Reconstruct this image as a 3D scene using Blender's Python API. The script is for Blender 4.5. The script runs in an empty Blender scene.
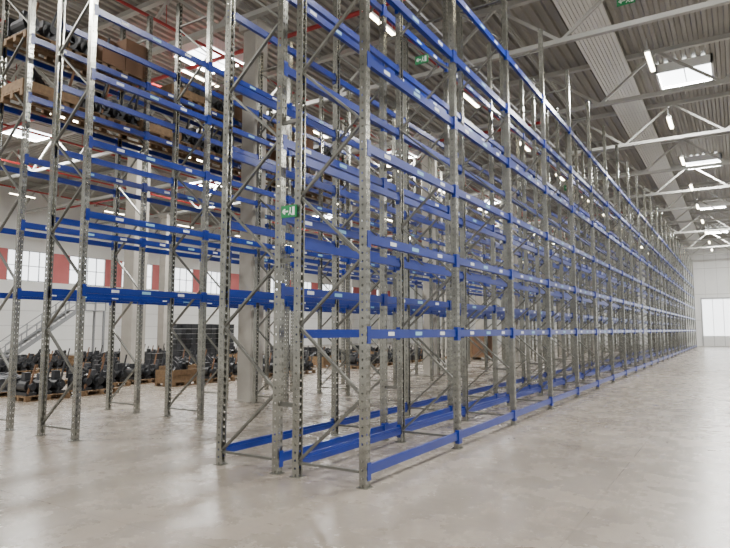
import bpy, math, random
from mathutils import Vector, Matrix
random.seed(11)
scene=bpy.context.scene
# ------------------------------------------------------------ materials
def mat(name,col,rough=.5,metal=0.0,noise=0.0,nscale=8,emit=None,bump=0.0,col2=None):
    m=bpy.data.materials.new(name); m.use_nodes=True
    nt=m.node_tree; b=nt.nodes['Principled BSDF']
    b.inputs['Base Color'].default_value=(*col,1); b.inputs['Roughness'].default_value=rough
    b.inputs['Metallic'].default_value=metal
    if noise>0 or bump>0:
        tc=nt.nodes.new('ShaderNodeTexCoord'); n=nt.nodes.new('ShaderNodeTexNoise')
        n.inputs['Scale'].default_value=nscale; n.inputs['Detail'].default_value=5
        nt.links.new(tc.outputs['Object'],n.inputs['Vector'])
        if noise>0:
            r=nt.nodes.new('ShaderNodeValToRGB')
            c2=col2 if col2 else tuple(c*(1-noise) for c in col)
            r.color_ramp.elements[0].position=.35; r.color_ramp.elements[0].color=(*c2,1)
            r.color_ramp.elements[1].position=.65; r.color_ramp.elements[1].color=(*col,1)
            nt.links.new(n.outputs['Fac'],r.inputs['Fac']); nt.links.new(r.outputs['Color'],b.inputs['Base Color'])
        if bump>0:
            bp=nt.nodes.new('ShaderNodeBump'); bp.inputs['Strength'].default_value=bump
            nt.links.new(n.outputs['Fac'],bp.inputs['Height']); nt.links.new(bp.outputs['Normal'],b.inputs['Normal'])
    if emit:
        b.inputs['Emission Color'].default_value=(*emit[0],1); b.inputs['Emission Strength'].default_value=emit[1]
    return m
M={}
M['galv']=mat('galvanised_steel',(.36,.36,.32),.26,.9,.35,5)
M['brace']=mat('galvanised_brace',(.19,.19,.17),.38,.75,.25,5)
M['blue']=mat('blue_beam_paint',(.0015,.022,.225),.3,0,.1,3)
M['label']=mat('label_white',(.75,.78,.8),.5)
M['label2']=mat('label_cyan',(.25,.5,.65),.5)
M['white']=mat('white_panel',(.78,.79,.78),.6,0,.05,.6)
M['truss']=mat('truss_grey',(.38,.38,.35),.55,.0,.1,2)
M['deck']=mat('roof_deck',(.27,.26,.23),.5,.0,.12,.5)
M['strip']=mat('ribbed_white_strip',(.68,.68,.64),.5)
M['conc']=mat('column_concrete',(.36,.34,.30),.8,0,.15,2,bump=.1)
M['red']=mat('sprinkler_red',(.30,.015,.015),.4)
M['redpanel']=mat('red_facade_panel',(.55,.14,.14),.5,0,.1,1)
M['wood']=mat('pallet_wood',(.21,.13,.065),.8,0,.35,12)
M['card']=mat('cardboard',(.16,.085,.045),.8,0,.2,3)
M['black']=mat('black_wrap',(.012,.013,.015),.4,0,.4,6,bump=.3)
M['grey']=mat('grey_wrap',(.06,.063,.07),.4,0,.4,6,bump=.3)
M['green']=mat('exit_green',(.003,.16,.045),.4,emit=((.01,.35,.12),.08))
M['pict']=mat('pictogram_white',(.8,.85,.8),.4)
M['lamp']=mat('lamp_tube',(1,1,1),.5,emit=((1,.86,.60),32))
M['sky']=mat('skylight_pane',(1,1,1),.5,emit=((.92,.97,1),9))
M['win']=mat('window_pane',(.9,.95,1),.3,emit=((.92,.96,1),3))
M['doorpane']=mat('translucent_door_pane',(.9,.93,.95),.4,emit=((.95,.98,1),3))
M['dark']=mat('dark_steel',(.03,.032,.036),.5,.3)
M['alu']=mat('aluminium_frame',(.45,.46,.47),.45,.3)
M['seam']=mat('panel_seam',(.52,.52,.51),.6)
M['stair']=mat('stair_steel',(.22,.23,.24),.5,.3)
# floor
def floor_mat():
    m=bpy.data.materials.new('floor_concrete'); m.use_nodes=True
    nt=m.node_tree; N=nt.nodes; L=nt.links; b=N['Principled BSDF']
    tc=N.new('ShaderNodeTexCoord')
    def noise(s,d,r,sc=None):
        n=N.new('ShaderNodeTexNoise'); n.inputs['Scale'].default_value=s; n.inputs['Detail'].default_value=d; n.inputs['Roughness'].default_value=r
        if sc:
            mp=N.new('ShaderNodeMapping'); mp.inputs['Scale'].default_value=sc; L.new(tc.outputs['Object'],mp.inputs['Vector']); L.new(mp.outputs['Vector'],n.inputs['Vector'])
        else: L.new(tc.outputs['Object'],n.inputs['Vector'])
        return n
    def ramp(n,p0,c0,p1,c1):
        r=N.new('ShaderNodeValToRGB'); r.color_ramp.elements[0].position=p0; r.color_ramp.elements[0].color=(*c0,1)
        r.color_ramp.elements[1].position=p1; r.color_ramp.elements[1].color=(*c1,1); L.new(n.outputs['Fac'],r.inputs['Fac']); return r
    def mul(a,c):
        mx=N.new('ShaderNodeMixRGB'); mx.blend_type='MULTIPLY'; mx.inputs['Fac'].default_value=1
        L.new(a.outputs['Color'],mx.inputs['Color1']); L.new(c.outputs['Color'],mx.inputs['Color2']); return mx
    n1=noise(.35,8,.6); n2=noise(1.6,10,.68); n3=noise(1.0,6,.7,(1,.1,1)); n4=noise(11,6,.7)
    r1=ramp(n1,.35,(.225,.192,.155),.65,(.30,.262,.217))
    r2=ramp(n2,.3,(.80,.80,.80),.7,(1.1,1.1,1.1))
    r3=ramp(n3,.35,(.84,.84,.85),.6,(1.04,1.04,1.04))
    r4=ramp(n4,.35,(.88,.88,.88),.6,(1.03,1.03,1.03))
    # saw-cut joints every 6 m
    br=N.new('ShaderNodeTexBrick'); br.offset=0
    br.inputs['Scale'].default_value=1; br.inputs['Brick Width'].default_value=6; br.inputs['Row Height'].default_value=6
    br.inputs['Mortar Size'].default_value=.006; br.inputs['Mortar Smooth'].default_value=.3
    br.inputs['Color1'].default_value=(1,1,1,1); br.inputs['Color2'].default_value=(.97,.97,.97,1); br.inputs['Mortar'].default_value=(.6,.58,.55,1)
    mp=N.new('ShaderNodeMapping'); mp.inputs['Location'].default_value=(1.4,2.1,0)
    L.new(tc.outputs['Object'],mp.inputs['Vector']); L.new(mp.outputs['Vector'],br.inputs['Vector'])
    o=mul(mul(mul(mul(r1,r2),r3),r4),br)
    L.new(o.outputs['Color'],b.inputs['Base Color'])
    rr=N.new('ShaderNodeMapRange'); rr.inputs['To Min'].default_value=.18; rr.inputs['To Max'].default_value=.36
    L.new(n2.outputs['Fac'],rr.inputs['Value']); L.new(rr.outputs['Result'],b.inputs['Roughness'])
    b.inputs['IOR'].default_value=1.65
    return m
M['floor']=floor_mat()
# ------------------------------------------------------------ mesh builder
class MB:
    def __init__(s): s.v=[];s.f=[];s.mi=[];s.mats=[]
    def m(s,k):
        if k not in s.mats: s.mats.append(k)
        return s.mats.index(k)
    def poly(s,pts,k):
        i=len(s.v); s.v+= [tuple(p) for p in pts]; s.f.append(tuple(range(i,i+len(pts)))); s.mi.append(s.m(k))
    def box(s,c,d,k,R=None):
        hx,hy,hz=d[0]/2,d[1]/2,d[2]/2; i=len(s.v)
        for z in(-hz,hz):
            for x,y in((-hx,-hy),(hx,-hy),(hx,hy),(-hx,hy)):
                p=Vector((x,y,z))
                if R: p=R@p
                s.v.append(tuple(p+Vector(c)))
        for f in((0,3,2,1),(4,5,6,7),(0,1,5,4),(1,2,6,5),(2,3,7,6),(3,0,4,7)):
            s.f.append(tuple(i+j for j in f)); s.mi.append(s.m(k))
    def bar(s,p,q,w,h,k):
        p=Vector(p);q=Vector(q);d=q-p
        R=d.to_track_quat('Z','Y').to_matrix()
        s.box((p+q)/2,(w,h,d.length),k,R)
    def cyl(s,p,q,r,k,n=8):
        p=Vector(p);q=Vector(q);R=(q-p).to_track_quat('Z','Y').to_matrix(); i=len(s.v)
        for e in(p,q):
            for a in range(n):
                t=2*math.pi*a/n; s.v.append(tuple(e+R@Vector((r*math.cos(t),r*math.sin(t),0))))
        for a in range(n):
            s.f.append((i+a,i+(a+1)%n,i+n+(a+1)%n,i+n+a)); s.mi.append(s.m(k))
        s.f.append(tuple(i+a for a in reversed(range(n)))); s.mi.append(s.m(k))
        s.f.append(tuple(i+n+a for a in range(n))); s.mi.append(s.m(k))
    def mesh(s,name):
        me=bpy.data.meshes.new(name); me.from_pydata(s.v,[],s.f); me.update()
        for k in s.mats: me.materials.append(M[k])
        me.polygons.foreach_set('material_index',s.mi); return me
    def obj(s,name,loc=(0,0,0),parent=None):
        return add(s.mesh(name),name,loc,parent)
def add(me,name,loc=(0,0,0),parent=None,rz=0):
    o=bpy.data.objects.new(name,me); scene.collection.objects.link(o); o.location=loc; o.rotation_euler=(0,0,rz)
    if parent: o.parent=parent
    return o
def empty(name,loc=(0,0,0)):
    return add(None,name,loc)

# ------------------------------------------------------------ rack parts
H=9.4; HALF=.505; BAY=2.8; Y0=6.24; NB=24
def upright(mb,x0,sgn):
    """C profile, slotted web facing sgn*X"""
    w=.05; xf=x0+sgn*.05; xb=x0-sgn*.045
    ys=[-w,-.034,-.015,.015,.034,w]; P=.1
    n=int(H/P)
    for i in range(n):
        z0=i*P; z1=z0+.045; z2=z0+P
        mb.poly([(xf,-w,z1),(xf,w,z1),(xf,w,z2),(xf,-w,z2)],'galv')
        for a,b in((0,1),(2,3),(4,5)):
            mb.poly([(xf,ys[a],z0),(xf,ys[b],z0),(xf,ys[b],z1),(xf,ys[a],z1)],'galv')
        xm0=x0-sgn*.012; xm1=x0+sgn*.012
        for y in(-w,w):
            mb.poly([(xf,y,z0),(xm1,y,z0),(xm1,y,z2),(xf,y,z2)],'galv')
            mb.poly([(xb,y,z0),(xm0,y,z0),(xm0,y,z2),(xb,y,z2)],'galv')
            mb.poly([(xm0,y,z0+.025),(xm1,y,z0+.025),(xm1,y,z2),(xm0,y,z2)],'galv')
    for y in(-1,1):
        mb.poly([(xb,y*w,0),(xb,y*w*.5,0),(xb,y*w*.5,n*P),(xb,y*w,n*P)],'galv')
    mb.box((x0,0,.006),(.15,.15,.012),'galv')
    for y in(-.062,.062): mb.cyl((x0,y,.01),(x0,y,.04),.008,'galv',6)
fb=MB()
upright(fb,HALF,1); upright(fb,-HALF,-1)
z=.18; side=1; st=.86
xi=HALF-.03
fb.bar((-xi,0,z),(xi,0,z),.045,.03,'brace')
while z+st<H-.1:
    fb.bar((-side*xi,0,z+.03),(side*xi,0,z+st),.045,.03,'brace'); z+=st; side*=-1
fb.bar((-xi,0,z+.06),(xi,0,z+.06),.045,.03,'brace')
frame_me=fb.mesh('rack_frame')
def bay_mesh(levels,labels=True):
    mb=MB()
    for L in levels:
        for sx in(-1,1):
            x=sx*(HALF+.0)
            y0,y1=.058,BAY-.058
            mb.box((x+sx*.012,(y0+y1)/2,L),(.042,y1-y0,.115),'blue')
            mb.box((x-sx*.018,(y0+y1)/2,L-.022),(.018,y1-y0,.076),'blue')
            for yy,s in((y0,1),(y1,-1)):
                mb.box((x+sx*.053,yy-s*.035,L-.01),(.006,.075,.21),'blue')
                mb.box((x+sx*.02,yy-s*.0035,L-.01),(.07,.006,.21),'blue')
            if labels and L>1:
                for t,wd in((.22,.16),(.5,.2),(.78,.16)):
                    k='label' if t!=.5 else 'label2'
                    mb.box((x+sx*.0345,BAY*t+random.uniform(-.1,.1),L),(.003,wd,.05),k)
    return mb.mesh('bay_beams')
def rack(cx,levels,nb=NB,spacer=False):
    e=empty('pallet_rack',(cx,Y0,0))
    bm=bay_mesh(levels)
    for i in range(nb+1): add(frame_me,'upright_frame',(0,i*BAY,0),e)
    for i in range(nb): add(bm,'bay_beams',(0,i*BAY,0),e)
    if spacer:
        mb=MB()
        for i in range(nb+1):
            for zz in(.9,2.8,4.7,6.6,8.4): mb.box((spacer/2,i*BAY,zz),(spacer-2*HALF-.1,.04,.05),'brace')
        mb.obj('row_spacers',(0,0,0),e)
    return e
rack(-4.375,[.2,1.82,3.0,4.15,5.3,6.45,7.6])
rack(-5.725,[.2,2.4,3.4,4.45,5.5,6.6,7.65],spacer=1.35)
LB=[2.57,3.9,5.2,6.45,7.65]
rack(-10.15,LB)
rack(-12.2,LB)

# ------------------------------------------------------------ pallets and goods
def pallet(mb,z=0):
    for x in(-.36,0,.36):
        mb.box((x,0,z+.011),(.1,1.2,.022),'wood')
        for y in(-.53,0,.53): mb.box((x,y,z+.061),(.1,.14,.078),'wood')
    for y in(-.53,0,.53): mb.box((0,y,z+.111),(.8,.14,.022),'wood')
    for i in range(7): mb.box((-.35+i*.1167,0,z+.133),(.09,1.2,.022),'wood')
def load(kind,h):
    mb=MB(); pallet(mb); z=.144
    if kind in('black','grey'):
        rings=10; n=28; base=len(mb.v)
        ph=random.random()*6
        for r in range(rings+1):
            t=r/rings; zz=z+h*t
            sc=.97-.05*t+.03*math.sin(t*14+ph)
            if r==rings: sc*=.8
            for a in range(n):
                th=2*math.pi*a/n; c,s=math.cos(th),math.sin(th)
                q=max(abs(c),abs(s))
                jit=1+random.uniform(-.03,.03)
                mb.v.append((.39*c/q*sc*jit,.58*s/q*sc*jit,zz+(random.uniform(-.05,.03) if r>=rings-1 else 0)))
        for r in range(rings):
            for a in range(n):
                mb.f.append((base+r*n+a,base+r*n+(a+1)%n,base+(r+1)*n+(a+1)%n,base+(r+1)*n+a)); mb.mi.append(mb.m(kind))
        mb.f.append(tuple(base+rings*n+a for a in range(n))); mb.mi.append(mb.m(kind))
    elif kind=='crates':
        rows=max(1,int(h/.3))
        for r in range(rows):
            for i in range(2):
                for j in range(3):
                    if r==rows-1 and random.random()<.3: continue
                    cx=-.2+i*.4+random.uniform(-.01,.01); cy=-.4+j*.4; cz=z+.3*r+.15
                    k=random.choice(['dark','black','dark'])
                    mb.box((cx,cy,cz-.02),(.36,.36,.25),k); mb.box((cx,cy,cz+.12),(.385,.385,.04),k)
    elif kind=='machine':
        for j,yy in enumerate((-.4,0,.4)):
            r=.13+random.uniform(0,.06)
            mb.box((0,yy,z+.04),(.6,.26,.08),'dark')
            mb.cyl((-.28,yy,z+.08+r),(.22,yy,z+.08+r),r,'black',14)
            mb.cyl((.22,yy,z+.08+r),(.36,yy,z+.08+r),r*.55,'dark',12)
            mb.box((-.02,yy,z+.1+2*r),(.18,.16,h*random.uniform(.2,.45)),'grey' if j==1 else 'dark')
            mb.box((-.3,yy,z+.08+r),(.03,2*r+.04,2*r+.06),'dark')
            mb.bar((.3,yy-.1,z+.05),(.3,yy+.08,z+h*random.uniform(.7,1)),.04,.04,'card' if j==0 else 'dark')
    elif kind=='card':
        rows=max(1,int(h/.4))
        for r in range(rows):
            for i in range(2):
                for j in range(2):
                    if r==rows-1 and random.random()<.25: continue
                    mb.box((-.2+i*.4,-.3+j*.6,z+.4*r+.2),(.39,.585,.39),'card')
                    mb.box((-.2+i*.4,-.3+j*.6,z+.4*r+.392),(.05,.586,.006),'wood')
    elif kind=='stackpal':
        k=int(h/.144)
        for i in range(k): pallet(mb,z+.144*i)
    elif kind=='collar':
        for r in range(max(1,int(h/.2))):
            zz=z+.2*r+.1
            for s in(-1,1):
                mb.box((s*.385,0,zz),(.025,1.2,.19),'wood'); mb.box((0,s*.585,zz),(.8,.025,.19),'wood')
        for i in range(9):
            mb.bar((random.uniform(-.3,.3),random.uniform(-.5,.5),z+.05),(random.uniform(-.3,.3),random.uniform(-.5,.5),z+h+random.uniform(.05,.3)),.12,.1,random.choice(['dark','black','grey']))
    return mb.mesh('loaded_pallet')
V={'b1':load('black',.6),'g2':load('grey',.4),'c1':load('crates',.6),'c2':load('crates',.9),
   'b3':load('black',.4),'p':load('stackpal',.6),'m1':load('machine',.6),'m2':load('machine',.8),'m3':load('machine',.95),'k1':load('card',.8),
   'w1':load('collar',.2),'w2':load('collar',.4)}
tall=load('crates',2.1)
def put(me,x,y,z=0,rz=0): add(me,'loaded_pallet',(x,y,z),None,rz)
for b in range(0,4):
    for L in(6.45,7.65):
        for t in(.55,1.4,2.25):
            if random.random()<.88:
                put(V[random.choice(['m1','m2','w1','k1','m3','w2','m2','p','w2'])],-12.2,Y0+b*BAY+t,L+.061)
for X in(-16.2,-18.0,-19.6,-24.2,-26.3,-30,-32.5):
    y=9.0+random.random()
    while y<39:
        if random.random()<.9: put(V[random.choice(['b1','b3','g2','c1','m1','m2','m3','m1','m3','w1','m2','w2'])],X+random.uniform(-.15,.15),y,0,random.uniform(-.08,.08))
        y+=1.35+random.random()*.4
for y in(25,26.6,28.2): put(tall,-28.2,y)
mb=MB()
mb.box((0,0,.95),(1.9,1.5,1.6),'card')
for x in(-.9,0,.9):
    mb.box((x,-.77,.95),(.1,.04,1.6),'wood'); mb.box((x,0,.075),(.12,1.5,.15),'wood')
mb.box((0,-.77,1.68),(1.9,.05,.1),'wood'); mb.box((0,-.77,.22),(1.9,.05,.1),'wood')
mb.obj('wooden_crate',(-14.4,36.8,0))

# ------------------------------------------------------------ room shell
XL,XR,YN,YF,ZR=-45,20,-12,80,12.3
mb=MB(); mb.box(((XL+XR)/2,(YN+YF)/2,-.1),(XR-XL+1,YF-YN+1,.2),'floor'); fo=mb.obj('floor')
mb=MB(); x=XL
while x<XR:
    for a,b,za,zb in((0,.12,0,0),(.12,.16,0,.09),(.16,.28,.09,.09),(.28,.32,.09,0)):
        mb.poly([(x+a,YN,ZR+za),(x+a,YF,ZR+za),(x+b,YF,ZR+zb),(x+b,YN,ZR+zb)],'deck')
    x+=.32
mb.obj('ceiling')
mb=MB(); mb.box(((XL+XR)/2,YF+.1,ZR/2),(XR-XL+.4,.2,ZR),'white')
x=XL
while x<XR:
    mb.box((x,YF-.005,ZR/2),(.03,.02,ZR),'seam'); x+=1.2
for zz in(3.0,6.0,9.0): mb.box(((XL+XR)/2,YF-.01,zz),(XR-XL,.02,.06),'seam')
mb.obj('wall_far')
def dock(n,x,w,h):
    mb=MB(); k=int(h/.55); s=h/k
    for i in range(k): mb.box((x,YF-.10,s*(i+.5)),(w,.05,s-.03),'doorpane' if i>=2 else 'white')
    for a in(-1,1): mb.box((x+a*(w/2+.08),YF-.10,h/2),(.14,.1,h),'alu')
    j=1
    while j<w/1.0:
        mb.box((x-w/2+j*w/int(w),YF-.135,h/2),(.05,.02,h),'alu'); j+=1
    mb.box((x,YF-.10,h+.1),(w+.3,.12,.2),'alu'); mb.obj('door_%d'%n)
dock(1,-1.3,4.2,5.4); dock(2,5.5,4.2,5.4)
mb=MB(); Lw=YF-YN; yc=(YF+YN)/2
mb.box((XL-.1,yc,2.75),(.2,Lw,5.5),'white'); mb.box((XL-.1,yc,10.05),(.2,Lw,4.5),'white')
for zz in(1.1,2.2,3.3,4.4): mb.box((XL+.01,yc,zz),(.03,Lw,.04),'seam')
y=YN
while y<YF:
    mb.box((XL-.1,y+.8,6.65),(.2,1.6,2.3),'redpanel'); y+=4.8
mb.obj('wall_left')
y=YN+1.6; n=1
while y<YF-2:
    w=MB(); wd=3.2
    w.box((XL-.1,y+wd/2,6.65),(.03,wd,2.28),'win')
    for t in(0,.25,.5,.75,1): w.box((XL-.05,y+.03+t*(wd-.06),6.65),(.08,.06,2.28),'alu')
    for zz in(5.54,6.65,7.76): w.box((XL-.05,y+wd/2,zz),(.08,wd,.06),'alu')
    w.obj('window_%d'%n); n+=1; y+=4.8
def truss(Y):
    t=MB(); zb,zt=10.5,12.1
    t.box(((XL+XR)/2,Y,zb),(XR-XL-.6,.16,.14),'truss'); t.box(((XL+XR)/2,Y,zt),(XR-XL-.6,.18,.16),'truss')
    x=XL+.3; k=0; P=2.03
    while x+P<=XR-.2:
        a,b=(zb,zt) if k%2==0 else (zt,zb)
        t.bar((x,Y,a),(x+P,Y,b),.09,.09,'truss')
        x+=P; k+=1
    t.obj('roof_truss')
Y=5.8
while Y<YF-.5: truss(Y); Y+=6
for X in[-42,-37,-32,-27,-22,-17.5,-13,-9.6,-6.2,.6,4,8,12,16]:
    p=MB(); p.box((X,yc,12.24),(.12,Lw-.6,.1),'truss'); p.box((X,yc,12.15),(.03,Lw-.6,.14),'truss'); p.obj('roof_purlin')
SX=-3.72
mb=MB(); x=SX-.61
while x<SX+.6:
    mb.box((x+.06,yc,11.93),(.09,Lw-.6,.05),'strip'); x+=.125
mb.box((SX,yc,11.97),(1.27,Lw-.6,.03),'strip')
Yh=5.8
while Yh<YF:
    mb.box((SX,Yh,12.0),(1.2,.1,.1),'truss'); Yh+=6
mb.obj('ribbed_ceiling_duct')
mb=MB()
for s in(-.15,.15): mb.box((-7+s,yc,10.35),(.02,Lw-.6,.07),'alu')
y=YN+.5
while y<YF-.5: mb.box((-7,y,10.33),(.3,.03,.02),'alu'); y+=.5
y=5.8
while y<YF:
    mb.bar((-7,y,10.33),(-7,y,10.5),.02,.02,'alu'); y+=6
mb.obj('cable_tray')
for X in(-8.6,-14.5,-18.5,-23,-28,-34,-40):
    p=MB(); p.cyl((X,YN+.5,11.2),(X,YF-.4,11.2),.05,'red',8)
    y=5.8
    while y<YF-4:
        p.cyl((X,y,11.2),(X,y,12.1),.012,'red',5)
        p.cyl((X,y+3,11.2),(X,y+3,11.02),.02,'red',5); y+=6
    p.obj('sprinkler_pipe')
for Y in(14,26,38,50):
    p=MB(); p.cyl((XL+.4,Y,11.0),(-7,Y,11.0),.07,'red',8); p.obj('sprinkler_main_pipe')
def column(X,Y,w):
    c=MB(); b=.03
    pts=[(-w/2+b,-w/2),(w/2-b,-w/2),(w/2,-w/2+b),(w/2,w/2-b),(w/2-b,w/2),(-w/2+b,w/2),(-w/2,w/2-b),(-w/2,-w/2+b)]
    for i in range(8):
        p,q=pts[i],pts[(i+1)%8]; c.poly([(*p,0),(*q,0),(*q,10.4),(*p,10.4)],'conc')
    c.box((0,0,10.3),(w+.16,w+.16,.2),'conc'); c.box((0,0,.02),(w+.06,w+.06,.04),'conc')
    c.obj('concrete_column',(X,Y,0))
for Y in(12.2,23.4,34.6,45.8,57): column(-11.18,Y,.5)
for Y in(8.4,16.4,24.4,32.4,40.4,48.4,56.4): column(-21.6,Y,.7)
for Y in(30,46,62): column(-36,Y,.7)
mb=MB(); n=17
for s in(0,1.1):
    mb.bar((s,0,0),(s,4.6,3.2),.05,.26,'stair')
    mb.bar((s,0,1.0),(s,4.6,4.2),.05,.05,'stair'); mb.bar((s,0,.5),(s,4.6,3.7),.035,.035,'stair')
    for i in range(6):
        t=i/5; mb.bar((s,4.6*t,3.2*t),(s,4.6*t,3.2*t+1),.05,.05,'stair')
    mb.box((s,5.6,3.7),(.05,2,.05),'stair'); mb.box((s,5.6,4.2),(.05,2,.05),'stair')
    for yy in(5.1,5.8,6.6): mb.box((s,yy,3.7),(.05,.05,1.0),'stair')
    mb.box((s,6.5,1.6),(.12,.12,3.2),'stair')
for i in range(n): mb.box((.55,4.6*(i+.5)/n,3.2*(i+.7)/n),(1.08,.26,.03),'stair')
mb.box((.55,5.6,3.18),(1.15,2,.06),'stair')
mb.obj('steel_staircase',(-38.4,19.4,0))

# ------------------------------------------------------------ signs
def exit_sign(x,y,z,w=.22,h=.14,top=None):
    s=MB(); s.box((0,0,0),(w,.025,h),'green')
    yy=-.0145
    def r(cx,cz,a,b,ang=0):
        s.box((cx*w,yy,cz*h),(a*w,.004,b*h),'pict',Matrix.Rotation(ang,3,'Y'))
    r(-.2,0,.34,.13); r(-.31,.11,.2,.13,math.radians(-40)); r(-.31,-.11,.2,.13,math.radians(40))
    r(.33,0,.15,.7)
    s.box((.12*w,yy,.26*h),(.05*w,.004,.13*h),'pict')
    s.box((.11*w,yy,.05*h),(.06*w,.004,.3*h),'pict',Matrix.Rotation(.3,3,'Y'))
    s.box((.05*w,yy,-.2*h),(.04*w,.004,.3*h),'pict',Matrix.Rotation(.6,3,'Y'))
    s.box((.16*w,yy,-.2*h),(.04*w,.004,.3*h),'pict',Matrix.Rotation(-.5,3,'Y'))
    s.box((0,.03,0),(w*.5,.04,.03),'alu')
    if top:
        for a in(-.35,.35): s.box((a*w,0,(top-z)/2),(.006,.006,top-z),'alu')
    s.obj('exit_sign',(x,y,z))
exit_sign(-5.0,Y0-.08,3.44,.25,.16)
exit_sign(-4.4,Y0+BAY-.08,6.5,.24,.14)
exit_sign(-2.3,18.1,11.4,.5,.26,12.2)
exit_sign(-8,35.75,10.2,.6,.3,10.45)

# ------------------------------------------------------------ lamps + skylights
lm=MB()
lm.box((0,0,.05),(.16,1.6,.06),'white'); lm.box((0,0,.01),(.11,1.56,.03),'lamp')
for y in(-.7,.7): lm.bar((0,y,.08),(0,y,.5),.012,.012,'alu')
lm_me=lm.mesh('ceiling_lamp')
for X in(-1.95,-8,-15,-22.5,-30,-38,5,12):
    Y=13.7
    while Y<YF-1:
        add(lm_me,'ceiling_lamp',(X,Y,10.3)); Y+=6.6
def skylight(X,Y,s=1.9):
    k=MB(); z=12.0
    k.box((0,0,.1),(s,s,.02),'sky')
    for a in(-1,1):
        k.box((a*s/2,0,.14),(.08,s+.08,.34),'white'); k.box((0,a*s/2,.14),(s+.08,.08,.34),'white')
    k.box((0,0,.085),(.04,s,.03),'alu')
    o=k.obj('skylight',(X,Y,z))
    l=bpy.data.lights.new('skylight_daylight','AREA'); l.shape='SQUARE'; l.size=s*.95; l.energy=2300; l.color=(1,.98,.94)
    lo=bpy.data.objects.new('skylight_daylight',l); scene.collection.objects.link(lo); lo.location=(0,0,.06); lo.parent=o
for X,Ys in((-1.3,(-3.5,11.5,26.5,41.5,56.5,71.5)),(-16.4,(1,15.4,30,45,60)),(-30.8,(4,16.6,29,43,58)),(12,(-3.5,11.5,26.5,41.5,56.5,71.5))):
    for Y in Ys: skylight(X,Y)

# world: added ambient fill, let in by omitting the right and behind-camera walls
w=bpy.data.worlds.new('world'); scene.world=w; w.use_nodes=True
bg=w.node_tree.nodes['Background']; bg.inputs['Color'].default_value=(1,.98,.95,1); bg.inputs['Strength'].default_value=.85

# ------------------------------------------------------------ camera
c=bpy.data.cameras.new('camera'); c.sensor_width=36; c.lens=600/730*36; c.clip_end=300
co=bpy.data.objects.new('camera',c); scene.collection.objects.link(co)
co.location=(0,0,1.87); co.rotation_euler=(math.radians(95.33),0,math.radians(31.76))
scene.camera=co
